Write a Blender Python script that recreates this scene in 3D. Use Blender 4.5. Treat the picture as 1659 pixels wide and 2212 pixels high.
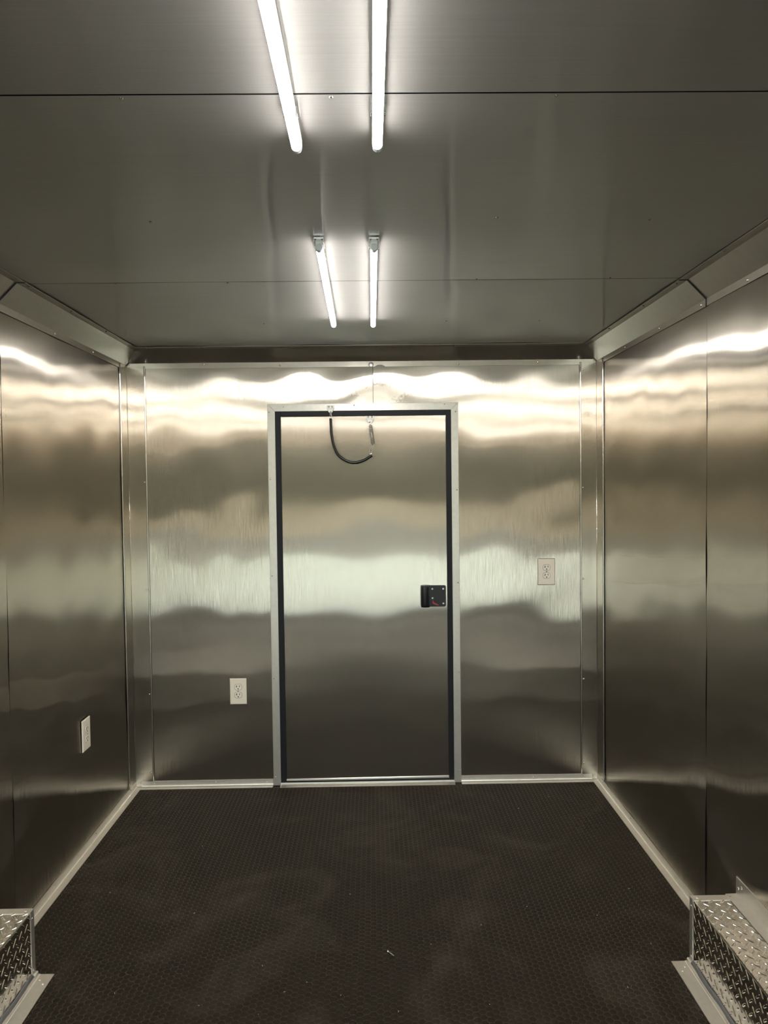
import bpy, math, random
from mathutils import Vector, Matrix

# ------------------------------------------------------------------ camera, world, exposure
S = bpy.context.scene
C = S.collection
for o in list(bpy.data.objects):
    bpy.data.objects.remove(o)
R2 = math.pi
FPX, PITCH, YAW, ROLL, CAMH = 1646.88, -0.0337, 0.0133, -0.0123, 1.4243
fw = Vector((math.sin(YAW) * math.cos(PITCH), math.cos(YAW) * math.cos(PITCH), math.sin(PITCH)))
rt = Vector((math.cos(YAW), -math.sin(YAW), 0))
up = rt.cross(fw)
rt2 = rt * math.cos(ROLL) + up * math.sin(ROLL)
up2 = -rt * math.sin(ROLL) + up * math.cos(ROLL)
cam = bpy.data.objects.new('camera', bpy.data.cameras.new('camera'))
C.objects.link(cam)
M = Matrix((rt2, up2, -fw)).transposed().to_4x4()
M.translation = Vector((0, 0, CAMH))
cam.matrix_world = M
cam.data.sensor_width = 36
cam.data.lens = FPX * 36 / 2212
cam.data.clip_start = 0.02
S.camera = cam


def project(p):
    d = Vector(p) - Vector((0, 0, CAMH))
    z = d.dot(fw)
    if z < 0.1:
        return None
    return 829.5 + FPX * d.dot(rt2) / z, 1106 - FPX * d.dot(up2) / z, z


SKY = 4.1
wd = bpy.data.worlds.new('overcast_sky')
S.world = wd
wd.use_nodes = True
bg = wd.node_tree.nodes['Background']
bg.inputs[0].default_value = (0.88, 0.98, 1.0, 1)
bg.inputs[1].default_value = SKY
TUBE_STRENGTH = 83.0
TUBE_COLOR = (1.0, 0.968, 0.93, 1)
vs = S.view_settings
vs.view_transform = 'Standard'
vs.look = 'None'
vs.exposure = 0.18
vs.gamma = 1
vs.use_curve_mapping = False
S.cycles.use_denoising = True
S.cycles.use_light_tree = False
S.cycles.max_bounces = 7
S.cycles.glossy_bounces = 7
S.cycles.diffuse_bounces = 3
S.cycles.use_adaptive_sampling = True
S.cycles.adaptive_threshold = 0.06
S.cycles.caustics_reflective = True
S.cycles.blur_glossy = 0.1
S.cycles.sample_clamp_indirect = 10

# ------------------------------------------------------------------ room measures (metres)
XL, XR, D, ZC, YR = -1.1558, 1.0642, 3.6128, 2.069, -1.6
SEAM = 2.414
SHEET = 1.14

# ------------------------------------------------------------------ helpers


def setp(b, n, v):
    b.inputs[n].default_value = v


def new_mat(name):
    m = bpy.data.materials.new(name)
    m.use_nodes = True
    nt = m.node_tree
    return m, nt, nt.nodes, nt.links, nt.nodes['Principled BSDF']


def simple(name, col, rough, metal=0.0, spec=0.5, emit=None, strength=0.0, noise=0.0, nscale=40):
    m, nt, N, L, b = new_mat(name)
    setp(b, 'Base Color', (*col, 1))
    setp(b, 'Roughness', rough)
    setp(b, 'Metallic', metal)
    setp(b, 'Specular IOR Level', spec)
    if emit:
        setp(b, 'Emission Color', emit)
        setp(b, 'Emission Strength', strength)
    if noise:
        tc = N.new('ShaderNodeTexCoord')
        tx = N.new('ShaderNodeTexNoise')
        tx.inputs['Scale'].default_value = nscale
        tx.inputs['Detail'].default_value = 4
        L.new(tc.outputs['Object'], tx.inputs['Vector'])
        mr = N.new('ShaderNodeMapRange')
        mr.inputs['To Min'].default_value = max(0.02, rough - noise)
        mr.inputs['To Max'].default_value = rough + noise
        L.new(tx.outputs['Fac'], mr.inputs['Value'])
        L.new(mr.outputs['Result'], b.inputs['Roughness'])
    return m


def brushed(name, col, blur_axis, grain, rough, rough2, mix, aniso, aniso2=0.0, smudge=False, scratch=0.0):
    """sheet metal with a brushed finish: a sharp stretched lobe and a broad one"""
    m, nt, N, L, b = new_mat(name)
    geo = N.new('ShaderNodeNewGeometry')
    mp = N.new('ShaderNodeMapping')
    mp.inputs['Scale'].default_value = grain
    L.new(geo.outputs['Position'], mp.inputs['Vector'])
    tx = N.new('ShaderNodeTexNoise')
    tx.inputs['Scale'].default_value = 1.0
    tx.inputs['Detail'].default_value = 3
    L.new(mp.outputs['Vector'], tx.inputs['Vector'])
    cr = N.new('ShaderNodeMapRange')
    cr.inputs['From Min'].default_value = 0.3
    cr.inputs['From Max'].default_value = 0.7
    cr.inputs['To Min'].default_value = 0.96
    cr.inputs['To Max'].default_value = 1.03
    L.new(tx.outputs['Fac'], cr.inputs['Value'])
    vm = N.new('ShaderNodeVectorMath')
    vm.operation = 'SCALE'
    vm.inputs[0].default_value = col
    L.new(cr.outputs['Result'], vm.inputs['Scale'])
    tg = N.new('ShaderNodeCombineXYZ')
    for i in range(3):
        tg.inputs[i].default_value = blur_axis[i]
    b2 = N.new('ShaderNodeBsdfPrincipled')
    nrm = None
    if scratch:     # hairline brushing tilts the surface across the grain
        mp2 = N.new('ShaderNodeMapping')
        mp2.inputs['Scale'].default_value = tuple(g * 3.0 for g in grain)
        L.new(geo.outputs['Position'], mp2.inputs['Vector'])
        t4 = N.new('ShaderNodeTexNoise')
        t4.inputs['Scale'].default_value = 1.0
        t4.inputs['Detail'].default_value = 0
        L.new(mp2.outputs['Vector'], t4.inputs['Vector'])
        m4 = N.new('ShaderNodeMapRange')
        m4.clamp = False
        m4.inputs['To Min'].default_value = -scratch
        m4.inputs['To Max'].default_value = scratch
        L.new(t4.outputs['Fac'], m4.inputs['Value'])
        v4 = N.new('ShaderNodeVectorMath')
        v4.operation = 'SCALE'
        v4.inputs[0].default_value = blur_axis
        L.new(m4.outputs['Result'], v4.inputs['Scale'])
        v5 = N.new('ShaderNodeVectorMath')
        L.new(geo.outputs['Normal'], v5.inputs[0])
        L.new(v4.outputs[0], v5.inputs[1])
        v6 = N.new('ShaderNodeVectorMath')
        v6.operation = 'NORMALIZE'
        L.new(v5.outputs[0], v6.inputs[0])
        nrm = v6.outputs[0]
    first = b
    if aniso < 0:   # strongly stretched brushing
        first = N.new('ShaderNodeBsdfAnisotropic')
        first.distribution = 'GGX'
        first.inputs['Roughness'].default_value = rough
        first.inputs['Anisotropy'].default_value = aniso
        L.new(vm.outputs[0], first.inputs['Color'])
        L.new(tg.outputs[0], first.inputs['Tangent'])
        if nrm:
            L.new(nrm, first.inputs['Normal'])
        N.remove(b)
    for bb, r, a in ((b, rough, aniso), (b2, rough2, aniso2)) if aniso >= 0 else ((b2, rough2, aniso2),):
        setp(bb, 'Metallic', 1.0)
        setp(bb, 'Roughness', r)
        setp(bb, 'Anisotropic', a)
        L.new(vm.outputs[0], bb.inputs['Base Color'])
        bb.distribution = 'GGX'
        if nrm:
            L.new(nrm, bb.inputs['Normal'])
        if a > 0:
            L.new(tg.outputs[0], bb.inputs['Tangent'])
    val = N.new('ShaderNodeValue')
    val.outputs[0].default_value = mix
    fac = val.outputs[0]
    if smudge:      # greasy rub marks above the door
        sub = N.new('ShaderNodeVectorMath')
        sub.operation = 'SUBTRACT'
        sub.inputs[1].default_value = (0.03, D, 1.865)
        L.new(geo.outputs['Position'], sub.inputs[0])
        sc = N.new('ShaderNodeVectorMath')
        sc.operation = 'MULTIPLY'
        sc.inputs[1].default_value = (6.0, 1, 18.0)
        L.new(sub.outputs[0], sc.inputs[0])
        ln = N.new('ShaderNodeVectorMath')
        ln.operation = 'LENGTH'
        L.new(sc.outputs[0], ln.inputs[0])
        t2 = N.new('ShaderNodeTexNoise')
        t2.inputs['Scale'].default_value = 45
        t2.inputs['Detail'].default_value = 5
        L.new(geo.outputs['Position'], t2.inputs['Vector'])
        ad = N.new('ShaderNodeMath')
        ad.operation = 'SUBTRACT'
        L.new(t2.outputs['Fac'], ad.inputs[0])
        L.new(ln.outputs['Value'], ad.inputs[1])
        m3 = N.new('ShaderNodeMapRange')
        m3.inputs['From Min'].default_value = -0.42
        m3.inputs['From Max'].default_value = -0.1
        m3.inputs['To Max'].default_value = 0.75
        L.new(ad.outputs[0], m3.inputs['Value'])
        mx = N.new('ShaderNodeMath')
        mx.operation = 'MAXIMUM'
        L.new(fac, mx.inputs[0])
        L.new(m3.outputs['Result'], mx.inputs[1])
        fac = mx.outputs[0]
    ms = N.new('ShaderNodeMixShader')
    L.new(fac, ms.inputs[0])
    L.new(first.outputs[0], ms.inputs[1])
    L.new(b2.outputs[0], ms.inputs[2])
    L.new(ms.outputs[0], N['Material Output'].inputs['Surface'])
    return m


METAL = (0.635, 0.588, 0.515)
CEIL = (0.63, 0.61, 0.585)
ALU = (0.80, 0.77, 0.70)
m_back = brushed('brushed_back', METAL, (1, 0, 0), (260, 260, 5), 0.175, 0.30, 0.22, -0.86, 1.0, smudge=True, scratch=0.12)
m_side = brushed('brushed_side', METAL, (0, 1, 0), (260, 260, 5), 0.15, 0.28, 0.18, -0.86, 1.0, scratch=0.12)
m_ceil = brushed('brushed_ceiling', CEIL, (0, 1, 0), (5, 260, 260), 0.17, 0.66, 0.46, -0.78)
m_trimb = brushed('corner_sheet_back', METAL, (1, 0, 0), (200, 200, 5), 0.15, 0.28, 0.15, -0.80, 1.0)
m_trims = brushed('corner_sheet_side', METAL, (0, 1, 0), (200, 200, 5), 0.15, 0.28, 0.15, -0.80, 1.0)
m_cove = brushed('cove_sheet', METAL, (0, 0, 1), (40, 40, 40), 0.22, 0.5, 0.4, 0.0)
m_alu = brushed('mill_aluminium', ALU, (0, 0, 1), (60, 60, 60), 0.30, 0.6, 0.5, 0.0)
m_plate = simple('polished_tread_plate', (0.74, 0.72, 0.67), 0.10, 1.0, noise=0.05, nscale=12)
m_bar = simple('tread_bar_metal', (0.74, 0.72, 0.67), 0.12, 1.0)
m_screw = simple('zinc_screw', (0.72, 0.70, 0.66), 0.25, 1.0)
m_chrome = simple('zinc_steel', (0.80, 0.79, 0.76), 0.18, 1.0)
m_steel = simple('dull_bracket_steel', (0.52, 0.51, 0.48), 0.42, 1.0)
m_dark = simple('dark_void', (0.006, 0.006, 0.006), 0.9)
m_gasket = simple('black_rubber_seal', (0.008, 0.009, 0.012), 0.5, spec=0.3)
m_hose = simple('black_vinyl_hose', (0.010, 0.010, 0.011), 0.28)
m_latch = simple('black_plastic', (0.011, 0.012, 0.015), 0.38)
m_red = simple('red_mark', (0.42, 0.03, 0.035), 0.4)
m_ivory = simple('ivory_plastic', (0.88, 0.82, 0.70), 0.32)
m_ivory2 = simple('pale_ivory_plastic', (0.90, 0.86, 0.76), 0.32)
m_slot = simple('slot_dark', (0.02, 0.017, 0.012), 0.6)
m_caulk = simple('grey_caulk', (0.10, 0.10, 0.10), 0.5)
m_tube = simple('lit_tube', (0.9, 0.9, 0.9), 0.4, emit=TUBE_COLOR, strength=TUBE_STRENGTH)
m_clear = simple('tube_end_plastic', (0.62, 0.66, 0.68), 0.2)
m_white = simple('white_painted_steel', (0.75, 0.76, 0.76), 0.35)
m_shav = simple('metal_shaving', (0.8, 0.78, 0.7), 0.3, 0.6)


def floor_material(name, rough, spec, bump):
    m, nt, N, L, b = new_mat(name)
    geo = N.new('ShaderNodeNewGeometry')
    t1 = N.new('ShaderNodeTexNoise')
    t1.inputs['Scale'].default_value = 2.3
    t1.inputs['Detail'].default_value = 6
    t1.inputs['Roughness'].default_value = 0.62
    t1.inputs['Distortion'].default_value = 1.6
    L.new(geo.outputs['Position'], t1.inputs['Vector'])
    mr = N.new('ShaderNodeMapRange')
    mr.inputs['From Min'].default_value = 0.50
    mr.inputs['From Max'].default_value = 0.74
    L.new(t1.outputs['Fac'], mr.inputs['Value'])
    t2 = N.new('ShaderNodeTexNoise')
    t2.inputs['Scale'].default_value = 60
    t2.inputs['Detail'].default_value = 4
    L.new(geo.outputs['Position'], t2.inputs['Vector'])
    mu = N.new('ShaderNodeMath')
    mu.operation = 'MULTIPLY'
    L.new(mr.outputs['Result'], mu.inputs[0])
    L.new(t2.outputs['Fac'], mu.inputs[1])
    mx = N.new('ShaderNodeMix')
    mx.data_type = 'RGBA'
    mx.inputs[6].default_value = (0.0165, 0.0118, 0.0058, 1)
    mx.inputs[7].default_value = (0.068, 0.059, 0.042, 1)
    L.new(mu.outputs[0], mx.inputs[0])
    L.new(mx.outputs[2], b.inputs['Base Color'])
    setp(b, 'Roughness', rough)
    setp(b, 'Specular IOR Level', spec)
    t3 = N.new('ShaderNodeTexNoise')
    t3.inputs['Scale'].default_value = 700
    L.new(geo.outputs['Position'], t3.inputs['Vector'])
    bp = N.new('ShaderNodeBump')
    bp.inputs['Strength'].default_value = bump
    bp.inputs['Distance'].default_value = 0.0006
    L.new(t3.outputs['Fac'], bp.inputs['Height'])
    L.new(bp.outputs[0], b.inputs['Normal'])
    return m


m_floor = floor_material('black_coin_rubber', 0.7, 0.12, 0.3)
m_bevel = floor_material('smooth_stud_edge_rubber', 0.30, 0.30, 0.0)


class MB:
    """collects simple shapes into one mesh"""

    def __init__(self):
        self.v, self.f = [], []

    def add(self, v, f):
        n = len(self.v)
        self.v += [tuple(p) for p in v]
        self.f += [tuple(i + n for i in q) for q in f]
        return self

    def box(self, x0, x1, y0, y1, z0, z1):
        v = [(x, y, z) for x in (x0, x1) for y in (y0, y1) for z in (z0, z1)]
        return self.add(v, [(0, 1, 3, 2), (4, 6, 7, 5), (0, 4, 5, 1), (2, 3, 7, 6), (0, 2, 6, 4), (1, 5, 7, 3)])

    def sweep(self, prof, place, ends, closed=True):
        """prof: 2D points; place(t, a, b) -> 3D; ends: list of t values"""
        k = len(prof)
        v = [place(t, a, b) for t in ends for a, b in prof]
        f = []
        rng = range(k) if closed else range(k - 1)
        for s in range(len(ends) - 1):
            for i in rng:
                j = (i + 1) % k
                f.append((s * k + i, s * k + j, (s + 1) * k + j, (s + 1) * k + i))
        if closed:
            f.append(tuple(range(k - 1, -1, -1)))
            f.append(tuple((len(ends) - 1) * k + i for i in range(k)))
        return self.add(v, f)

    def tube(self, pts, r, n=10, cap=True):
        pts = [Vector(p) for p in pts]
        rings = []
        ref = Vector((0.3, 1, 0.2)).normalized()
        for i, p in enumerate(pts):
            t = (pts[min(i + 1, len(pts) - 1)] - pts[max(i - 1, 0)]).normalized()
            a = ref - t * ref.dot(t)
            if a.length < 1e-4:
                a = Vector((1, 0, 0)) - t * t.x
            a.normalize()
            b = t.cross(a)
            ref = a
            rr = r[i] if isinstance(r, (list, tuple)) else r
            rings.append([p + (a * math.cos(q) + b * math.sin(q)) * rr for q in [2 * R2 * k / n for k in range(n)]])
        v = [p for g in rings for p in g]
        f = []
        for s in range(len(rings) - 1):
            for i in range(n):
                j = (i + 1) % n
                f.append((s * n + i, s * n + j, (s + 1) * n + j, (s + 1) * n + i))
        if cap:
            f.append(tuple(range(n - 1, -1, -1)))
            f.append(tuple((len(rings) - 1) * n + i for i in range(n)))
        return self.add(v, f)

    def mesh(self, name, mat, smooth=False):
        me = bpy.data.meshes.new(name)
        me.from_pydata(self.v, [], self.f)
        me.update()
        if mat:
            me.materials.append(mat)
        fixn(me)
        if smooth:
            me.shade_smooth()
        return me

    def build(self, name, mat, parent=None, smooth=False, bevel=0.0):
        o = bpy.data.objects.new(name, self.mesh(name, mat, smooth))
        C.objects.link(o)
        o.parent = parent
        if bevel:
            md = o.modifiers.new('bevel', 'BEVEL')
            md.width = bevel
            md.segments = 2
            md.limit_method = 'ANGLE'
        return o


def fixn(me):
    import bmesh
    bm = bmesh.new()
    bm.from_mesh(me)
    bmesh.ops.recalc_face_normals(bm, faces=bm.faces)
    bm.to_mesh(me)
    bm.free()


def inst(name, me, parent, loc, rot=None):
    o = bpy.data.objects.new(name, me)
    C.objects.link(o)
    o.parent = parent
    o.location = loc
    if rot is not None:
        o.rotation_euler = rot
    return o


def empty(name, loc=(0, 0, 0)):
    o = bpy.data.objects.new(name, None)
    C.objects.link(o)
    o.location = loc
    o.empty_display_size = 0.05
    return o


def tag(o, label, cat=None, group=None, kind=None):
    o['label'] = label
    if cat:
        o['category'] = cat
    if group:
        o['group'] = group
    if kind:
        o['kind'] = kind
    return o


def dome_mesh(name, r, h, mat, n=8, slot=False):
    """pan-head of a screw or rivet, axis +z"""
    b = MB()
    v = [(0, 0, h)]
    for rr, hh in ((0.55, 0.86), (0.88, 0.5), (1.0, 0.0)):
        v += [(r * rr * math.cos(2 * R2 * i / n), r * rr * math.sin(2 * R2 * i / n), h * hh) for i in range(n)]
    f = [(0, 1 + i, 1 + (i + 1) % n) for i in range(n)]
    for k in range(2):
        for i in range(n):
            j = (i + 1) % n
            f.append((1 + k * n + i, 1 + (k + 1) * n + i, 1 + (k + 1) * n + j, 1 + k * n + j))
    b.add(v, f)
    return b.mesh(name, mat, True)


SCREW = dome_mesh('screw', 0.0048, 0.0026, m_screw)
SCREW_S = dome_mesh('screw_small', 0.0036, 0.0022, m_screw)
RIVET = dome_mesh('rivet', 0.0046, 0.0022, m_white)
ROT = {'y-': (R2 / 2, 0, 0), 'x+': (0, R2 / 2, 0), 'x-': (0, -R2 / 2, 0), 'z-': (R2, 0, 0), 'z+': (0, 0, 0)}


def screw(parent, loc, facing, me=None):
    return inst('screw', me or SCREW, parent, loc, ROT[facing])


def waves(seed, slope, n=14, lo=0.22, hi=1.0, bias=(1, 1)):
    rnd = random.Random(seed)
    ws = []
    for i in range(n):
        lam = math.exp(rnd.uniform(math.log(lo), math.log(hi)))
        th = rnd.uniform(0, 2 * R2)
        k = 2 * R2 / lam
        ws.append((slope / math.sqrt(n) * 1.4 / k * min(1.0, 0.5 / lam), k * math.cos(th) * bias[0], k * math.sin(th) * bias[1], rnd.uniform(0, 6.28)))
    return lambda u, v: sum(a * math.sin(p * u + q * v + ph) for a, p, q, ph in ws)


def sheet(name, u0, u1, v0, v1, place, mat, parent, fn, step=0.025, skip=None, edge=0.0, thick=0.0012):
    """thin metal sheet with a gently rolling face; place(u, v, d) -> 3D with d towards the room"""
    nu = max(2, round((u1 - u0) / step))
    nv = max(2, round((v1 - v0) / step))
    b = MB()
    v, f = [], []
    for i in range(nu + 1):
        for j in range(nv + 1):
            u = u0 + (u1 - u0) * i / nu
            w = v0 + (v1 - v0) * j / nv
            v.append(place(u, w, fn(u, w)))
    for i in range(nu):
        for j in range(nv):
            uc = u0 + (u1 - u0) * (i + .5) / nu
            vc = v0 + (v1 - v0) * (j + .5) / nv
            if skip and skip(uc, vc):
                continue
            f.append((i * (nv + 1) + j, (i + 1) * (nv + 1) + j, (i + 1) * (nv + 1) + j + 1, i * (nv + 1) + j + 1))
    b.add(v, f)
    o = b.build(name, mat, parent, smooth=True)
    me = o.data
    # face the room
    c = Vector(place((u0 + u1) / 2, (v0 + v1) / 2, 1)) - Vector(place((u0 + u1) / 2, (v0 + v1) / 2, 0))
    if sum(p.normal.dot(c) for p in me.polygons) < 0:
        me.flip_normals()
    return o


# ------------------------------------------------------------------ shell: walls and ceiling of brushed sheets
def bulge(u, v, cu, cv, ru, rv, a):
    return a * math.exp(-((u - cu) / ru) ** 2 - ((v - cv) / rv) ** 2)


# ceiling
ceiling = tag(empty('ceiling', (0, 1, ZC)), 'brushed sheet metal ceiling with cross seams', kind='structure')
ceiling.location = (0, 0, 0)
MB().box(XL - .05, XR + .05, YR, D + .05, ZC + .010, ZC + .04).build('backing', m_dark, ceiling)
ys = [D + .002, SEAM, SEAM - SHEET, SEAM - 2 * SHEET, SEAM - 3 * SHEET, YR]
for i in range(5):
    y1, y0 = ys[i] - .0022, ys[i + 1] + .0022
    w0 = waves(40 + i, 0.014, 12, 0.35, 1.3, (1.0, 0.8))

    def w(u, v, w0=w0, y0=y0, y1=y1):
        e = min(v - y0, y1 - v) / .12
        return w0(u, v) * (0.12 + 0.88 * min(1, max(0, e)) ** .7)
    p = sheet('ceiling_panel', XL, XR, y0, y1, lambda u, v, d: (u, v, ZC - d), m_ceil, ceiling, w, 0.035)
    if i == 0:
        pts = [(-.424, 3.033), (.294, 3.014), (.662, 3.022), (-.80, 2.426), (-.45, 2.424), (.33, 2.404), (.75, 2.403)]
    elif i == 1:
        pts = [(-.53, 2.208), (.307, 1.862), (.682, 1.876), (-.408, 1.262), (-.062, 1.30), (.311, 1.30)]
        pts = [(-.53, 1.87), (.307, 1.862), (.682, 1.876), (-.408, 1.285), (-.062, 1.285), (.311, 1.285)]
    else:
        pts = []
    for x, y in pts:
        screw(p, (x, y, ZC - w(x, y) + .0004), 'z-', SCREW_S)


def gap_edge(u, v, us, z):
    return 0.003 * math.exp(-((u - us) / 0.05) ** 2) * math.exp(-((v - z) / 0.16) ** 2)


for side in ('left', 'right'):
    X = XL if side == 'left' else XR
    sg = 1 if side == 'left' else -1
    wl = tag(empty('wall_' + side), 'brushed metal %s side wall of vertical sheets' % side, kind='structure')
    MB().box(min(X - sg * .011, X - sg * .04), max(X - sg * .011, X - sg * .04), YR, D + .05, 0, ZC + .04).build('backing', m_dark, wl)
    seam = 2.40 if side == 'left' else 2.422
    yy = [D + .002, seam, seam - 1.2, seam - 2.4, YR]
    for i in range(4):
        w0 = waves((100 if side == 'left' else 210) + i, 0.013, 18, 0.17, 0.8)

        def w(u, v, w0=w0, i=i, seam=seam, side=side):
            d = w0(u, v)
            if side == 'right' and i == 0:
                d += gap_edge(u, v, seam, 0.30) + 0.5 * gap_edge(u, v, seam, 1.18)
            return d
        sheet('wall_panel', yy[i + 1] + .0014, yy[i] - .0014, 0.0, ZC - .001,
              lambda u, v, d, X=X, sg=sg: (X + sg * d, u, v), m_side, wl, w, 0.026)

# back wall, two sheets meeting over the door
wb = tag(empty('wall_back'), 'brushed metal end wall around the entry door', kind='structure')
bk = MB()
bk.box(XL - .05, -.475, D + .011, D + .05, 0, ZC + .04)
bk.box(.385, XR + .05, D + .011, D + .05, 0, ZC + .04)
bk.box(-.475, .385, D + .011, D + .05, 1.795, ZC + .04)
bk.build('backing', m_dark, wb)
DOOR = (-.478, .386, 1.797)
for i, (a, b) in enumerate(((XL, .0025), (.0045, XR))):
    w0 = waves(301 + i, 0.0085, 18, 0.16, 0.7)

    def w(u, v, w0=w0):
        d = w0(u, v)
        d += 0.0016 * math.exp(-((v - 1.985) / 0.06) ** 2) * math.sin(u * 17 + 1.0)
        d += bulge(u, v, 0.003, 1.93, .10, .09, .0022)
        return d
    sheet('wall_panel', a, b, 0, ZC - .001, lambda u, v, d: (u, D - d, v), m_back, wb, w, 0.0215,
          skip=lambda u, v: DOOR[0] + .012 < u < DOOR[1] - .012 and v < DOOR[2] - .012)

# rear frame of the trailer behind the photographer, open to the yard
wr = tag(empty('wall_rear'), 'rear frame of the trailer around the open ramp doorway', kind='structure')
MB().box(XL, XR, YR - .06, YR, 1.93, ZC).build('header', m_alu, wr)
for x0, x1 in ((XL, XL + .07), (XR - .07, XR)):
    MB().box(x0, x1, YR - .06, YR, 0, 1.93).build('post', m_alu, wr)

# ------------------------------------------------------------------ floor of hexagonal coin rubber
fl = tag(MB().box(XL, XR, YR, D + .05, -.03, -.0011).build('floor', m_floor), 'black rubber floor mat with raised hexagons', kind='structure')
A = 0.0123
b = MB()
hexv = []
for rr, zz in ((0.985, -.0009), (0.945, -.00050), (0.90, -.00014), (0.86, 0.0)):
    hexv += [(A * rr * math.cos(R2 / 3 * i), A * rr * math.sin(R2 / 3 * i), zz) for i in range(6)]
hexf = [(18, 19, 20, 21, 22, 23)]
for k in range(3):
    for i in range(6):
        j = (i + 1) % 6
        hexf.append((k * 6 + i, k * 6 + j, (k + 1) * 6 + j, (k + 1) * 6 + i))
b.add(hexv, hexf)
HEX = b.mesh('hexagon', m_floor, True)
HEX.materials.append(m_bevel)
for p_ in HEX.polygons:
    p_.material_index = 0 if p_.normal.z > .999 else 1
dx, dy = 1.5 * A, math.sqrt(3) * A
cells = []
i0 = int(math.floor((XL + .03) / dx))
for i in range(i0, int((XR - .03) / dx) + 1):
    x = i * dx
    if x < XL + .012 or x > XR - .012:
        continue
    y = 1.0 + (dy / 2 if i % 2 else 0)
    while y < D - .02:
        cells.append((x, y))
        y += dy
inview = []
rest = []
for x, y in cells:
    q = project((x, y, 0))
    if q and 8 < q[0] < 1651 and q[1] < 2206 and abs(x) < .9:
        inview.append((y + abs(x - 0.0) * .55, x, y))
    else:
        rest.append((x, y))
inview.sort()
for _, x, y in inview[:300]:
    inst('hexagon', HEX, fl, (x, y, 0))
rest += [(x, y) for _, x, y in inview[300:]]
b = MB()
vv, ff = [], []
for x, y in rest:
    n = len(vv)
    vv += [(px + x, py + y, pz) for px, py, pz in hexv]
    ff += [tuple(n + k for k in q) for q in hexf]
me = bpy.data.meshes.new('hexagon_field')
me.from_pydata(vv, [], ff)
me.materials.append(m_floor)
me.materials.append(m_bevel)
me.polygons.foreach_set('material_index', [0 if k % len(hexf) == 0 else 1 for k in range(len(ff))])
me.shade_smooth()
hf = bpy.data.objects.new('hexagon_field', me)
C.objects.link(hf)
hf.parent = fl
hf['kind'] = 'stuff'

# ------------------------------------------------------------------ baseboards: L angles along the floor
BT = 0.002
PROF = [(0, 0), (.030, 0), (.030, BT), (.0075, BT + .0008), (.004, .005), (BT + .0008, .009), (BT, .030), (0, .030)]   # a: out from wall, b: up
for side in ('left', 'right'):
    X = XL if side == 'left' else XR
    sg = 1 if side == 'left' else -1
    bb = tag(MB().sweep(PROF, lambda t, a, b, X=X, sg=sg: (X + sg * (a + .0012), t, b), [2.2, 2.6, 3.0, 3.3, D - .003]).build('baseboard_' + side, m_alu),
             'bright aluminium floor angle along the %s wall' % side, kind='structure')
    for y in ((2.30, 2.678, 3.089, 3.534) if side == 'left' else (2.28, 2.665, 3.14, 3.526)):
        screw(bb, (X + sg * (.0012 + BT), y, .019), 'x+' if sg > 0 else 'x-', SCREW_S)
bbk = tag(empty('baseboard_back'), 'bright aluminium floor angle along the end wall, split by the door', kind='structure')
for a, b_ in ((XL + .031, -.497), (.404, XR - .031)):
    seg = MB().sweep(PROF, lambda t, a, b: (t, D - .0012 - a, b + .0004), [a, b_]).build('angle_strip', m_alu, bbk)
    for x in ([-1.066, -.771, -.53] if a < 0 else [.45, .75, .999]):
        screw(seg, (x, D - .0012 - BT, .020), 'y-', SCREW_S)

# ------------------------------------------------------------------ corner trims
for n, side in ((1, 'left'), (2, 'right')):
    X = XL if side == 'left' else XR
    sg = 1 if side == 'left' else -1
    fb = .088 if side == 'left' else .080
    fs = .100 if side == 'left' else .108
    z0, z1 = .031, 2.0
    T = tag(empty('trim_%d' % n), 'vertical corner strip with rolled edges where the %s wall meets the end wall' % side, kind='structure')
    wv = waves(500 + n, 0.006, 10, 0.25, 0.8)
    sheet('back_flange', 0.0012, fb, z0, z1, lambda u, v, d, X=X, sg=sg: (X + sg * u, D - .0045 - d, v), m_trimb, T,
          lambda u, v: .5 * wv(u * 3, v) + .0008, 0.02)
    sheet('side_flange', 0.0012, fs, z0 + .0, z1, lambda u, v, d, X=X, sg=sg: (X + sg * (.0045 + d), D - u, v), m_trims, T,
          lambda u, v: .5 * wv(u * 3, v + 3) + .0008, 0.02)
    hem = [(.0042 * math.cos(q), .0042 * math.sin(q)) for q in [R2 * k / 6 for k in range(7)]]
    zs = [z0 + (z1 - z0) * k / 40 for k in range(41)]
    MB().sweep(hem, lambda t, a, b, X=X, sg=sg, fb=fb: (X + sg * (fb + a + .003 * (1 - 0) * 0), D - .003 - b * 1.3, t), zs).build('rolled_edge', m_chrome, T, smooth=True)
    MB().sweep(hem, lambda t, a, b, X=X, sg=sg, fs=fs: (X + sg * (.003 + b * 1.3), D - fs - a, t), zs).build('rolled_edge', m_chrome, T, smooth=True)
    MB().tube([(X + sg * .0045, D - .0045, z0), (X + sg * .0045, D - .0045, z1)], .0022, 8).build('fold', m_chrome, T, smooth=True)
    for z in ((1.955, 1.457, .95, .45, .071) if side == 'left' else (1.962, 1.407, .972, .491, .085)):
        screw(T, (X + sg * (fb - .010), D - .0058, z), 'y-', SCREW)

# ------------------------------------------------------------------ cove trims under the ceiling
def cove_points(fc, ft, lip0, lip1, slope_out):
    """profile: a = distance out from wall, b = height; outer line then back line"""
    return [(.0022, lip0), (.0030, lip0), (.0030, lip1), (slope_out, ft), (fc, ft), (fc, ft + .0012), (slope_out - .002, ft + .0014), (.0018, lip1 + .001)]


cv_side = cove_points(.090, ZC - .0035, 1.983, 2.006, .062)
cv_back = cove_points(.126, ZC - .0035, 1.988, 2.013, .080)


def cove_place(X, sg):
    def place(t, a, b):
        return (X + sg * a, t, b)
    return place


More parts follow.
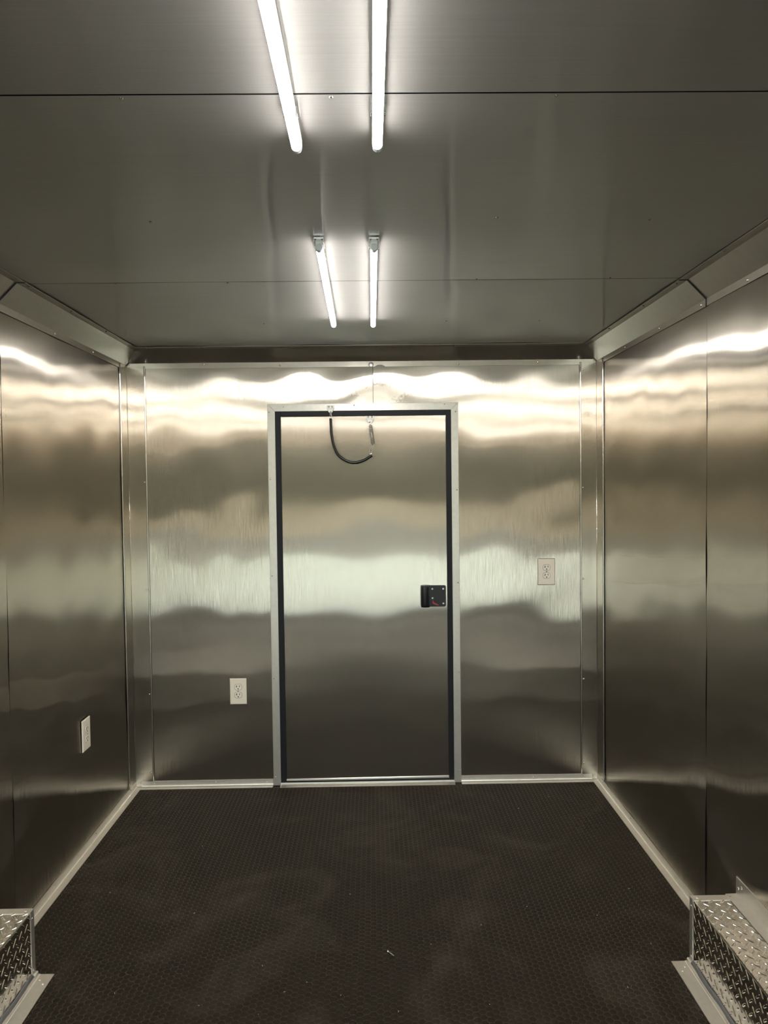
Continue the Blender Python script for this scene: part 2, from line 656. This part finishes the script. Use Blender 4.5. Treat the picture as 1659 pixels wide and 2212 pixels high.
for n, side in ((3, 'left'), (4, 'right')):
    X = XL if side == 'left' else XR
    sg = 1 if side == 'left' else -1
    T = tag(empty('trim_%d' % n), 'folded metal cove between the ceiling and the %s wall' % side, kind='structure')
    joint = 2.40 if side == 'left' else 2.435
    wv = waves(600 + n, 0.01, 8, 0.2, 0.6)
    for k, (y0, y1, off) in enumerate(((joint - .012, D - .012, .0014), (joint - 1.25, joint + .012, 0), (YR, joint - 1.26, .0014))):
        cnt = max(2, int((y1 - y0) / .03))
        ts = [y0 + (y1 - y0) * q / cnt for q in range(cnt + 1)]

        def place(t, a, b, X=X, sg=sg, off=off, wv=wv):
            e = 0.35 * wv(t, a * 4) if .01 < a < .1 else 0.25 * wv(t, 0)
            return (X + sg * (a + off), t, b - off - e * .5)
        seg = MB().sweep(cv_side, place, ts).build('cove_strip', m_cove, T)
        # dark caulked butt line at the joint
        if k == 0:
            MB().sweep([(a + .0022, b - .0022) for a, b in cv_side[:5]] + [(a - .001, b + .001) for a, b in cv_side[4::-1]],
                       lambda t, a, b, X=X, sg=sg: (X + sg * (a), t, b), [joint - .0155, joint - .0125]).build('joint', m_dark, T)
            lip = (2.809, 3.188, 3.555) if side == 'left' else (2.455, 2.819, 3.2, 3.5)
            cei = (2.43, 2.764, 3.119) if side == 'left' else (2.46, 2.758, 3.159)
        elif k == 1:
            lip = (2.155, 1.8)
            cei = (2.124, 1.8)
        else:
            lip = cei = ()
        for y in lip:
            screw(seg, (X + sg * (.0030 + off), y, 1.993), 'x+' if sg > 0 else 'x-', SCREW)
        for y in cei:
            screw(seg, (X + sg * .083, y, ZC - .0037 - off), 'z-', SCREW)
T = tag(empty('trim_5'), 'dark folded metal cove between the ceiling and the end wall', kind='structure')
wv = waves(650, 0.008, 8, 0.2, 0.6)
x0, x1 = XL + .02, XR - .02
ts = [x0 + (x1 - x0) * q / 70 for q in range(71)]
seg = MB().sweep(cv_back, lambda t, a, b: (t, D - a, b - .3 * wv(t, a * 3)), ts).build('cove_strip', m_cove, T)
for x, z in ((-.79, 2.005), (-.432, 1.999), (-.012, 1.996), (.407, 1.997), (.784, 2.002)):
    screw(seg, (x, D - .003, z), 'y-', SCREW)
for x in (-1.02, -.768, -.629, .378, .707, .935):
    screw(seg, (x, D - .118, ZC - .0037), 'z-', SCREW_S)
inst('washer_ring', dome_mesh('washer', .012, .0015, m_chrome, 14), seg, (-.004, D - .003, 1.998), ROT['y-'])

# ------------------------------------------------------------------ door
door = tag(empty('door_1', (0, 0, 0)), 'brushed metal entry door with black rubber seal and flat aluminium frame', kind='structure')
ox0, ox1, oz = -.4955, .4035, 1.8155          # frame outer
ix0, ix1, iz = -.460, .3695, 1.7820           # frame inner
gx0, gx1, gz = -.4345, .3455, 1.7575          # door leaf
yf0, yf1 = D - .0075, D - .0012
fr = MB()
fr.add([(ox0, y, oz) for y in (yf0, yf1)] + [(ox1, y, oz) for y in (yf0, yf1)] + [(ix1, y, iz) for y in (yf0, yf1)] + [(ix0, y, iz) for y in (yf0, yf1)],
       [(0, 2, 4, 6), (1, 7, 5, 3), (0, 1, 3, 2), (2, 3, 5, 4), (4, 5, 7, 6), (6, 7, 1, 0)])
head = fr.build('frame_head', m_alu, door, bevel=.0008)
stiles = []
for a, bb in ((ox0, ix0), (ox1, ix1)):
    q = MB()
    q.add([(a, y, oz) for y in (yf0, yf1)] + [(bb, y, iz) for y in (yf0, yf1)] + [(bb, y, .001) for y in (yf0, yf1)] + [(a, y, .001) for y in (yf0, yf1)],
          [(0, 2, 4, 6), (1, 7, 5, 3), (0, 1, 3, 2), (2, 3, 5, 4), (4, 5, 7, 6), (6, 7, 1, 0)])
    stiles.append(q.build('frame_stile', m_alu, door, bevel=.0008))
for x, z in ((-.42, 1.808), (-.087, 1.811), (.34, 1.811)):
    screw(head, (x, yf0, z - .004), 'y-', SCREW_S)
for x, z in ((-.487, 1.779), (-.486, 1.465), (-.486, 1.008), (-.486, .517), (-.486, .042)):
    screw(stiles[0], (x, yf0, z), 'y-', SCREW_S)
for x, z in ((.391, 1.773), (.394, 1.404), (.395, .963), (.396, .536), (.396, .06)):
    screw(stiles[1], (x, yf0, z), 'y-', SCREW_S)


def seal(name, x0, x1, z0, z1, par):
    return MB().box(x0, x1, D - .004, D + .012, z0, z1).build(name, m_gasket, par, bevel=.002)


seal('seal_strip', ix0 - .003, gx0 + .001, .012, iz + .003, door)
seal('seal_strip', gx1 - .001, ix1 + .003, .012, iz + .003, door)
seal('seal_strip', gx0, gx1, gz - .001, iz + .003, door)
seal('seal_strip', gx0, gx1, .012, .021, door)
MB().box(-.50, .405, D + .014, D + .05, 0, 1.80).build('backing', m_dark, door)
wdr = waves(700, 0.0045, 10, 0.3, 1.0)
leaf = sheet('door_leaf', gx0, gx1, .020, gz, lambda u, v, d: (u, D + .0015 - d, v), m_back, door, wdr, .022)
MB().sweep([(0, 0), (.004, 0), (.004, .006), (0, .010)], lambda t, a, b: (t, D + .001 - a, .019 + b + (t - gx0) * .006), [gx0, gx1]).build('bottom_lip', m_alu, door)
# sill plate
MB().sweep([(-.01, 0), (.034, 0), (.034, .0015), (.022, .004), (.004, .006), (.003, .012), (-.01, .012)],
           lambda t, a, b: (t, D - a, b), [ix0 - .002, ix1 + .002]).build('sill_plate', m_alu, door)

# latch
def rounded(x0, x1, z0, z1, r, n=5):
    pts = []
    for cx, cz, a0 in ((x1 - r, z1 - r, 0), (x0 + r, z1 - r, 1), (x0 + r, z0 + r, 2), (x1 - r, z0 + r, 3)):
        for k in range(n + 1):
            a = R2 / 2 * (a0 + k / n)
            pts.append((cx + r * math.cos(a), cz + r * math.sin(a)))
    return pts


yd = D + .001
latch = MB().sweep(rounded(.250, .3375, .849, .950, .009), lambda t, a, b: (a, t, b), [yd, yd - .010]).build('latch_plate', m_latch, door, bevel=.0015)
pad = MB()
prof = []
for k in range(9):
    q = k / 8
    prof.append((.2175 + .042 * q, -.012 - .013 * math.sin(R2 * min(1, q * 1.15)) ** .8 if q < .87 else -.012))
rows = []
vv, ff = [], []
zz = [.846, .8475, .851, .860, .90, .937, .946, .950, .9515]
for jz, z in enumerate(zz):
    e = [0.0, .5, .85, 1, 1, 1, .85, .5, 0.0][jz]
    for k, (x, y) in enumerate(prof):
        inset = (1 - e) * .008 * (1 - k / 8)
        vv.append((x + inset, yd - .004 + y * (.35 + .65 * e) * (0.35 if k == 0 else 1), z))
m_ = len(prof)
for j in range(len(zz) - 1):
    for k in range(m_ - 1):
        ff.append((j * m_ + k, j * m_ + k + 1, (j + 1) * m_ + k + 1, (j + 1) * m_ + k))
n_ = len(vv)
vv += [(x + .002, yd, z) for z in zz for x, y in prof]
for j in range(len(zz) - 1):
    ff.append((j * m_, (j + 1) * m_, n_ + (j + 1) * m_, n_ + j * m_))
for k in range(m_ - 1):
    ff.append((k, n_ + k, n_ + k + 1, k + 1))
    t_ = (len(zz) - 1) * m_
    ff.append((t_ + k, t_ + k + 1, n_ + t_ + k + 1, n_ + t_ + k))
pad.add(vv, ff)
pd = pad.build('paddle', m_latch, latch, smooth=True)
for x, z in ((.273, .934), (.325, .934), (.274, .890), (.325, .864)):
    inst('rivet', RIVET, latch, (x, yd - .010, z), ROT['y-'])
rd = MB()
poly = [(.2740, .878), (.2765, .880), (.2785, .871), (.2860, .8655), (.2950, .8625), (.3055, .8555), (.2980, .8560), (.2860, .8590), (.2760, .8635), (.2725, .870)]
rd.sweep(poly, lambda t, a, b: (a, t, b), [yd - .0098, yd - .0106])
rd.build('red_mark', m_red, latch)['label'] = 'red lock mark'
MB().sweep([(.265, .852), (.267, .852), (.267, .947), (.265, .947)], lambda t, a, b: (a, t, b), [yd - .0095, yd - .0125]).build('ridge', m_latch, latch)
MB().sweep([(.308, .862), (.3115, .862), (.3115, .925), (.308, .925)], lambda t, a, b: (a, t, b), [yd - .0095, yd - .0125]).build('ridge', m_latch, latch)

# door check: bracket on the frame, hose covered chain, links, coil spring, bracket on the leaf
chk = MB()
hose_pts = [(-.197, 1.745), (-.1955, 1.70), (-.193, 1.669), (-.183, 1.614), (-.160, 1.570), (-.119, 1.543), (-.079, 1.538), (-.040, 1.550), (-.006, 1.571)]


def cat(pts, n=6):
    out = []
    for i in range(len(pts) - 1):
        p0, p1, p2, p3 = pts[max(i - 1, 0)], pts[i], pts[i + 1], pts[min(i + 2, len(pts) - 1)]
        for k in range(n):
            t = k / n
            out.append(tuple(.5 * ((2 * p1[c]) + (-p0[c] + p2[c]) * t + (2 * p0[c] - 5 * p1[c] + 4 * p2[c] - p3[c]) * t * t + (-p0[c] + 3 * p1[c] - 3 * p2[c] + p3[c]) * t ** 3) for c in range(2)))
    out.append(pts[-1])
    return out


yh = D - .022
chk.tube([(x, yh, z) for x, z in cat(hose_pts)], .0066, 12)
chk = chk.build('check_chain', m_hose, door, smooth=True)


def bracket(x, z, yb, w):
    q = MB()
    q.sweep([(x - w, z + .016), (x - w, z), (x - w * .55, z - .014), (x + w * .55, z - .014), (x + w, z), (x + w, z + .016)],
            lambda t, a, b: (a, t, b), [yb, yb - .003])
    q.box(x - w * .9, x + w * .9, yb - .010, yb - .001, z - .001, z + .0012)
    q.sweep([(x - w * .85, z - .001), (x - w * .5, z - .018), (x + w * .5, z - .018), (x + w * .85, z - .001)], lambda t, a, b: (a, t, b), [yb - .008, yb - .010])
    o = q.build('bracket', m_steel, chk, bevel=.0005)
    return o


bracket(-.1975, 1.792, yf0, .0175)
bracket(-.012, 1.742, yd, .0185)
for x, z, y in ((-.2055, 1.802, yf0 - .003), (-.1895, 1.802, yf0 - .003), (-.021, 1.752, yd - .003), (-.004, 1.752, yd - .003)):
    inst('screw', SCREW, chk, (x, y, z), ROT['y-'])


def link(p, q, w, r, turn):
    """oval chain link from p to q"""
    p, q = Vector(p), Vector(q)
    d = (q - p)
    L_ = d.length / 2
    d.normalize()
    s = d.cross(Vector((0, 1, 0))).normalized() if turn == 0 else Vector((0, 1, 0))
    s = (s * math.cos(turn) + d.cross(s) * math.sin(turn)) if turn else s
    c = (p + q) / 2
    pts = []
    for k in range(17):
        a = 2 * R2 * k / 16
        ca, sa = math.cos(a), math.sin(a)
        pts.append(c + d * (ca * L_ * (1 if abs(ca) < .9 else 1)) + s * (max(-1, min(1, sa * 1.25)) * w))
    b_ = MB()
    b_.tube(pts, r, 6, cap=False)
    return b_.build('chain_link', m_chrome, chk, smooth=True)


link((-.1965, yh, 1.779), (-.1960, yh, 1.757), .0045, .0014, 0.6)
link((-.1962, yh, 1.762), (-.1968, yh, 1.741), .0045, .0014, 0)
link((-.0135, yh + .004, 1.728), (-.0115, yh, 1.708), .004, .0014, 0.9)
link((.000, yh, 1.628), (-.003, yh, 1.606), .0055, .0014, 0)
link((-.0025, yh, 1.612), (-.0105, yh, 1.594), .005, .0014, 0.7)
link((-.0100, yh, 1.599), (-.0120, yh, 1.577), .0055, .0014, 0)
link((-.0118, yh, 1.582), (-.0085, yh, 1.566), .0045, .0014, 0.8)
sp = MB()
pts = []
turns = 10
for k in range(turns * 10 + 1):
    t = k / (turns * 10)
    a = 2 * R2 * turns * t
    cx, cz = -.0115 + .0115 * t, 1.712 - .088 * t
    pts.append((cx + .0085 * math.cos(a), yh + .0085 * math.sin(a), cz))
sp.tube(pts, .0018, 6)
sp.build('spring', m_chrome, chk, smooth=True)
MB().tube([(-.0125, yh, 1.714), (-.002, yh, 1.620)], .0022, 6).build('inner_rod', m_chrome, chk, smooth=True)

# ------------------------------------------------------------------ power outlets
plate_pts = (.0795, .124)


def outlet_meshes():
    w, h, t = .0397, .062, .006
    q = MB()
    v, f = [], []
    for s, y in ((1.0, 0), (1.0, .0022), (.985, .0045), (.92, t)):
        ww, hh = w - (1 - s) * .05, h - (1 - s) * .05
        v += [(-ww, -y, -hh), (ww, -y, -hh), (ww, -y, hh), (-ww, -y, hh)]
    for k in range(3):
        for i in range(4):
            j = (i + 1) % 4
            f.append((k * 4 + i, k * 4 + j, (k + 1) * 4 + j, (k + 1) * 4 + i))
    f += [(12, 13, 14, 15), (3, 2, 1, 0)]
    q.add(v, f)
    plate = q.mesh('cover_plate', m_ivory)
    q = MB()
    pts = []
    for k in range(28):
        a = 2 * R2 * k / 28
        pts.append((.0172 * math.cos(a), max(-.0142, min(.0142, .0172 * math.sin(a)))))
    q.sweep(pts, lambda t_, a, b: (a * (1 if t_ > -.0072 else .96), t_, b * (1 if t_ > -.0072 else .96)), [-.0058, -.0072, -.0078])
    face = q.mesh('receptacle', m_ivory2)
    q = MB()
    pts = []
    for k in range(28):
        a = 2 * R2 * k / 28
        pts.append((.0183 * math.cos(a), max(-.0153, min(.0153, .0183 * math.sin(a)))))
    q.sweep(pts, lambda t_, a, b: (a, t_, b), [-.0055, -.0061])
    ring = q.mesh('recess_ring', simple('recess_shadow_plastic', (.16, .135, .10), .6))
    slots = []
    for name, x, z, sx, sz in (('slot', -.0066, .0045, .0014, .0052), ('slot', .0066, .0045, .0014, .0042)):
        q = MB().box(x - sx, x + sx, -.0082, -.0074, z - sz, z + sz)
        if x < 0:
            q.box(x - .0050, x - sx, -.0082, -.0074, z - .0032, z - .0012)
        slots.append(q.mesh(name, m_slot))
    q = MB()
    q.sweep([(.0030 * math.cos(2 * R2 * k / 10), -.0076 + .0030 * math.sin(2 * R2 * k / 10)) for k in range(10)], lambda t_, a, b: (a, t_, b), [-.0074, -.0082])
    slots.append(q.mesh('slot', m_slot))
    return plate, face, ring, slots


OUT = outlet_meshes()


def outlet(loc, rz, label):
    o = empty('power_outlet', loc)
    o.rotation_euler = (0, 0, rz)
    tag(o, label, 'outlet', 'ivory duplex outlets')
    inst('cover_plate', OUT[0], o, (0, 0, 0))
    MB().box(-.041, .041, -.0012, 0, -.0635, .0635).build('gasket_edge', m_slot, o)
    for z in (.0205, -.0175):
        inst('recess_ring', OUT[2], o, (0, 0, z))
        r_ = inst('receptacle', OUT[1], o, (0, 0, z))
        for s in OUT[3]:
            inst('slot', s, r_, (0, 0, 0))
    inst('screw', SCREW_S, o, (0, -.006, .0015), ROT['y-'])
    return o


outlet((-.6560, D - .0015, .4575), 0, 'ivory duplex outlet low on the end wall, left of the door')
outlet((.8180, D - .0015, 1.0080), 0, 'ivory duplex outlet at latch height on the end wall, right of the door')
outlet((XL + .0015, 3.006, .4575), -R2 / 2 + R2, 'ivory duplex outlet on the left side wall, seen edge-on')

# ------------------------------------------------------------------ wheel boxes in tread plate
def bar_mesh():
    L_, W_, H_ = .0140, .0034, .0019
    v, f = [], []
    ks = [(-1, 0.05, 0), (-.78, .8, .8), (-.5, 1, 1), (.5, 1, 1), (.78, .8, .8), (1, .05, 0)]
    cs = [(-1, 0), (-.62, .62), (-.22, .95), (.22, .95), (.62, .62), (1, 0)]
    for t, w, h in ks:
        for a, c in cs:
            v.append((t * L_, a * W_ * w, c * H_ * h))
    m = len(cs)
    for i in range(len(ks) - 1):
        for j in range(m - 1):
            f.append((i * m + j, (i + 1) * m + j, (i + 1) * m + j + 1, i * m + j + 1))
    q = MB().add(v, f)
    me = q.mesh('tread_bar', m_bar, True)
    if sum(p.normal.z for p in me.polygons) < 0:
        me.flip_normals()
    return me


BAR = bar_mesh()
P_ = .035
for side in ('right', 'left'):
    X = XR if side == 'right' else XL
    sg = -1 if side == 'right' else 1
    xin = .922 if side == 'right' else -1.012
    ye, y0, H = 2.205, .35, .200
    o = empty('wheel_well_box', ((X + xin) / 2, ye, 0))
    ox, oy = o.location.x, o.location.y
    tag(o, ('tread plate wheel box on the right with a tall wall angle behind it' if side == 'right' else 'tread plate wheel box cut off by the left edge of the view'), 'wheel box', 'wheel boxes')
    off = Vector((-ox, -oy, 0))

    def bld(mb, name, mat, smooth=False, bevel=0.0, o=o, off=off):
        mb.v = [tuple(Vector(p) + off) for p in mb.v]
        return mb.build(name, mat, o, smooth, bevel)
    lo, hi = min(xin, X + sg * .003), max(xin, X + sg * .003)
    bld(MB().box(lo, hi, y0, ye, .0, H), 'body', m_plate, bevel=.004)
    # tread bars
    spots = []
    yy = ye - .03
    i = 0
    while yy > y0 + .02:
        for fam in (0, 1):
            yb = yy - fam * P_ / 2
            zz = H - .014 - fam * P_ / 2
            while zz > .018:
                spots.append(('s', fam, (xin + sg * .0, yb, zz)))
                zz -= P_
            k = 0
            while True:
                xb = xin - sg * (.013 + fam * P_ / 2 + k * P_)
                if abs(xb - xin) > .118:
                    break
                spots.append(('t', fam, (xb, yb, H)))
                k += 1
        yy -= P_
    seen, rest = [], []
    for s in spots:
        q = project(s[2])
        if q and -5 < q[0] < 1664 and q[1] < 2216:
            seen.append((q[2], s))
        else:
            rest.append(s)
    seen.sort(key=lambda t: t[0])
    rest += [s for _, s in seen[300:]]

    def bar_matrix(s):
        kind, fam, p = s
        ang = R2 / 4 if fam == 0 else -R2 / 4
        if kind == 't':
            return Matrix.Translation(Vector(p) + off) @ Matrix.Rotation(ang, 4, 'Z')
        base = Matrix.Rotation(R2 / 2 * sg, 4, 'Y')
        return Matrix.Translation(Vector(p) + off) @ base @ Matrix.Rotation(ang, 4, 'Z')
    for _, s in seen[:300]:
        q = bpy.data.objects.new('tread_bar', BAR)
        C.objects.link(q)
        q.parent = o
        q.matrix_local = bar_matrix(s)
    if rest:
        q = MB()
        for s in rest:
            mt = bar_matrix(s)
            q.add([mt @ v.co for v in BAR.vertices], [tuple(p.vertices) for p in BAR.polygons])
        me = bpy.data.meshes.new('tread_field')
        me.from_pydata(q.v, [], q.f)
        me.materials.append(m_bar)
        me.shade_smooth()
        tf = bpy.data.objects.new('tread_field', me)
        C.objects.link(tf)
        tf.parent = o
        tf['kind'] = 'stuff'
    # end strip over the far top edge and down the corner
    e = .0018
    bld(MB().box(lo, hi, ye - .026, ye + e, H, H + e), 'edge_strip', m_alu, bevel=.0006)
    bld(MB().box(min(xin, xin + sg * e), max(xin, xin + sg * e), ye - .020, ye + e, 0.002, H + e), 'edge_strip', m_alu, bevel=.0006)
    for p in ((xin - sg * .016, ye - .012, H + e), (X + sg * .028, ye - .012, H + e)):
        inst('rivet', SCREW, o, Vector(p) + off, ROT['z+'])
    for z in (H - .022, .026):
        inst('rivet', SCREW_S, o, Vector((xin + sg * e, ye - .011, z)) + off, ROT['x+'] if sg > 0 else ROT['x-'])
    # floor angle around the base
    pr = [(0, 0), (.054, 0), (.054, .0016), (.014, .0018), (.012, .0030), (.0085, .0030), (.0075, .010), (.0042, .0125), (0, .0125)]
    bld(MB().sweep(pr, lambda t, a, b, xin=xin, sg=sg: (xin + sg * (a + .0002), t, b), [y0, ye + .006]), 'base_angle', m_alu)
    ck = MB()
    n_ = 50
    ck.sweep([(.0, .010), (.0078, .009), (.0072, .0128), (.0015, .019), (0, .019)],
             lambda t, a, b, xin=xin, sg=sg: (xin + sg * (a + .0003 + .0008 * math.sin(t * 37)), t, b + .0015 * math.sin(t * 53 + 1) * (b > .012)), [y0 + (ye - .02 - y0) * k / n_ for k in range(n_ + 1)])
    bld(ck, 'caulk_bead', m_caulk, smooth=True)
    for a, y in ((.024, ye - .022), (.040, ye - .040)):
        inst('rivet', SCREW_S, o, Vector((xin + sg * a, y, .0017)) + off, ROT['z+'])
    # angle joining box top and wall
    pr = [(0.002, 0), (.036, 0), (.036, .002), (.0042, .0028), (.0040, .054), (.002, .054)]
    yw_ = ye + .004
    bld(MB().sweep(pr, lambda t, a, b, X=X, sg=sg: (X + sg * a, t, H + e + b), [y0, yw_]), 'wall_angle', m_alu, bevel=.0004)
    for y, z in ((yw_ - .014, .226), (yw_ - .034, .238)):
        inst('rivet', SCREW, o, Vector((X + sg * .0042, y, z)) + off, ROT['x+'] if sg > 0 else ROT['x-'])

# ------------------------------------------------------------------ ceiling tube lights
def tube_light(x0, y0, x1, y1, label, cap):
    ang = math.atan2(x1 - x0, y1 - y0)
    Ln = math.hypot(x1 - x0, y1 - y0)
    o = empty('tube_light', (x0, y0, ZC))
    o.rotation_euler = (0, 0, -ang)
    tag(o, label, 'light', 'ceiling tube lights')
    zb = -.004
    MB().box(-.0095, .0095, -.018, Ln + .018, zb - .016, zb).build('housing', m_white, o, bevel=.001)
    r = .0088
    zt = zb - .0185
    prof = [(r * math.cos(a), zt + r * math.sin(a)) for a in [R2 * (.12 - 1.24 * k / 18) for k in range(19)]]
    d = MB().sweep(prof, lambda t, a, b: (a, t, b), [0, Ln]).build('diffuser', m_tube, o, smooth=False)
    for ya, yb in ((-.020, 0), (Ln, Ln + .012)):
        MB().sweep([(r * 1.08 * math.cos(a), zt + r * 1.08 * math.sin(a)) for a in [2 * R2 * k / 18 for k in range(18)]], lambda t, a, b: (a, t, b), [ya, yb]).build('end_cap', m_clear, o, bevel=.001)
    for yk in (.10, Ln - .10):
        q = MB()
        q.box(-.0125, -.0112, yk - .008, yk + .008, -.016, -.001)
        q.box(.0112, .0125, yk - .008, yk + .008, -.016, -.001)
        q.box(-.0125, .0125, yk - .008, yk + .008, -.0035, -.0015)
        q.build('mounting_clip', m_chrome, o)
    q = MB()
    q.box(-.0135, .0135, -.034, -.022, -.006, -.002)
    q.box(-.0135, -.0120, -.034, .02, -.014, -.002)
    q.box(.0120, .0135, -.034, .02, -.014, -.002)
    q.build('end_clip', m_chrome, o)
    for sx in (-.009, .009):
        inst('screw', SCREW_S, o, (sx, -.029, -.006), ROT['z-'])
    return o


tube_light(-.134, 2.021, -.1455, 2.957, 'lit ceiling tube at the far end, left one of its pair', 1)
tube_light(.009, 2.024, .0065, 2.961, 'lit ceiling tube at the far end, right one of its pair', 1)
tube_light(-.128, .470, -.133, 1.415, 'lit ceiling tube running out of the top of the view, left of its pair', 1)
tube_light(.018, .465, .015, 1.410, 'lit ceiling tube running out of the top of the view, right of its pair', 1)
tube_light(-.130, -1.090, -.132, -.145, 'lit ceiling tube behind the camera, left one of the rear pair', 1)
tube_light(.018, -1.090, .016, -.145, 'lit ceiling tube behind the camera, right one of the rear pair', 1)

# ------------------------------------------------------------------ loose screw and shavings on the floor
o = empty('loose_screw', (.026, 2.283, .0035))
tag(o, 'small silver screw lying alone on the black rubber floor', 'screw')
q = MB()
dv = Vector((.018, -.021, 0)).normalized()
q.tube([dv * (-.0005), dv * .0005, dv * .002, dv * .0032], [.0032, .0046, .0040, .0018], 10)
q.build('head', m_chrome, o, smooth=True)
q = MB()
pts, rr = [], []
for k in range(25):
    pts.append(dv * (.003 + .024 * k / 24) + Vector((0, 0, -.0010 * k / 24)))
    rr.append(.0019 if k % 2 else .0014)
rr[-1] = .0004
q.tube(pts, rr, 8)
q.build('shank', m_chrome, o, smooth=True)

rnd = random.Random(5)
q = MB()
for px, py in [(-.62, 2.52), (-.35, 2.23), (.33, 2.42), (.50, 2.52), (.62, 3.30), (.16, 2.32), (-.21, 2.15), (-.27, 2.11), (-.11, 2.09), (-.75, 2.12), (-.33, 2.02), (.30, 2.04), (.84, 2.30), (.88, 2.62), (.78, 3.42), (-.95, 2.66), (-.70, 3.0), (-.10, 2.62), (.05, 2.02), (.70, 2.10), (-.5, 2.06), (.72, 2.46)]:
    a = rnd.uniform(0, 6.28)
    l = rnd.uniform(.0012, .0035)
    c = Vector((px, py, .0009))
    q.tube([c - Vector((math.cos(a), math.sin(a), 0)) * l, c + Vector((0, 0, .001)), c + Vector((math.cos(a + .6), math.sin(a + .6), 0)) * l], .0006, 5)
tag(q.build('metal_shavings', m_shav), 'tiny bright metal shavings scattered over the floor', 'shavings', kind='stuff')

# ------------------------------------------------------------------ the yard outside the open rear doorway
def ground(name, col, x0, x1, y0, y1, z, label, sc=1.5):
    m, nt, N, L, b = new_mat(name + '_surface')
    geo = N.new('ShaderNodeNewGeometry')
    t = N.new('ShaderNodeTexNoise')
    t.inputs['Scale'].default_value = sc
    t.inputs['Detail'].default_value = 6
    L.new(geo.outputs['Position'], t.inputs['Vector'])
    mr = N.new('ShaderNodeMapRange')
    mr.inputs['To Min'].default_value = .8
    mr.inputs['To Max'].default_value = 1.2
    L.new(t.outputs['Fac'], mr.inputs['Value'])
    vm = N.new('ShaderNodeVectorMath')
    vm.operation = 'SCALE'
    vm.inputs[0].default_value = col
    L.new(mr.outputs['Result'], vm.inputs['Scale'])
    L.new(vm.outputs[0], b.inputs['Base Color'])
    setp(b, 'Roughness', .9)
    o = MB().box(x0, x1, y0, y1, z - .2, z).build(name, m)
    tag(o, label, kind='structure')
    return o


ground('ground_apron', (.72, .74, .72), -14, .35, -9.2, YR - .06, -.10, 'pale concrete apron outside the open rear doorway')
ground('ground_lawn', (.24, .28, .19), .35, 14, -9.2, YR - .06, -.10, 'dull green lawn beside the concrete apron')
ground('ground_road', (.13, .125, .115), -60, 60, -19, -9.2, -.12, 'grey asphalt beyond the concrete apron')
ground('ground_field', (.25, .205, .14), -90, 90, -70, -19, -.14, 'dry tan field beyond the asphalt', .3)
q = MB()
rnd = random.Random(9)
xs = [-90 + 180 * k / 120 for k in range(121)]
vv, ff = [], []
for j, (hz, dy_) in enumerate(((-.2, 0), (2, -.6), (4.5, -.4), (6.5, .4), (8.5, 1.6))):
    for x in xs:
        s_ = rnd.uniform(-.5, .5)
        vv.append((x, -62 - dy_ + s_, hz + (rnd.uniform(-.8, .9) if j > 2 else 0)))
n_ = len(xs)
for j in range(4):
    for k in range(n_ - 1):
        ff.append((j * n_ + k, j * n_ + k + 1, (j + 1) * n_ + k + 1, (j + 1) * n_ + k))
q.add(vv, ff)
tl = q.build('ground_tree_line', simple('tree_line_green', (.075, .08, .06), .9), smooth=True)
tag(tl, 'low tree line across the far side of the field', kind='structure')
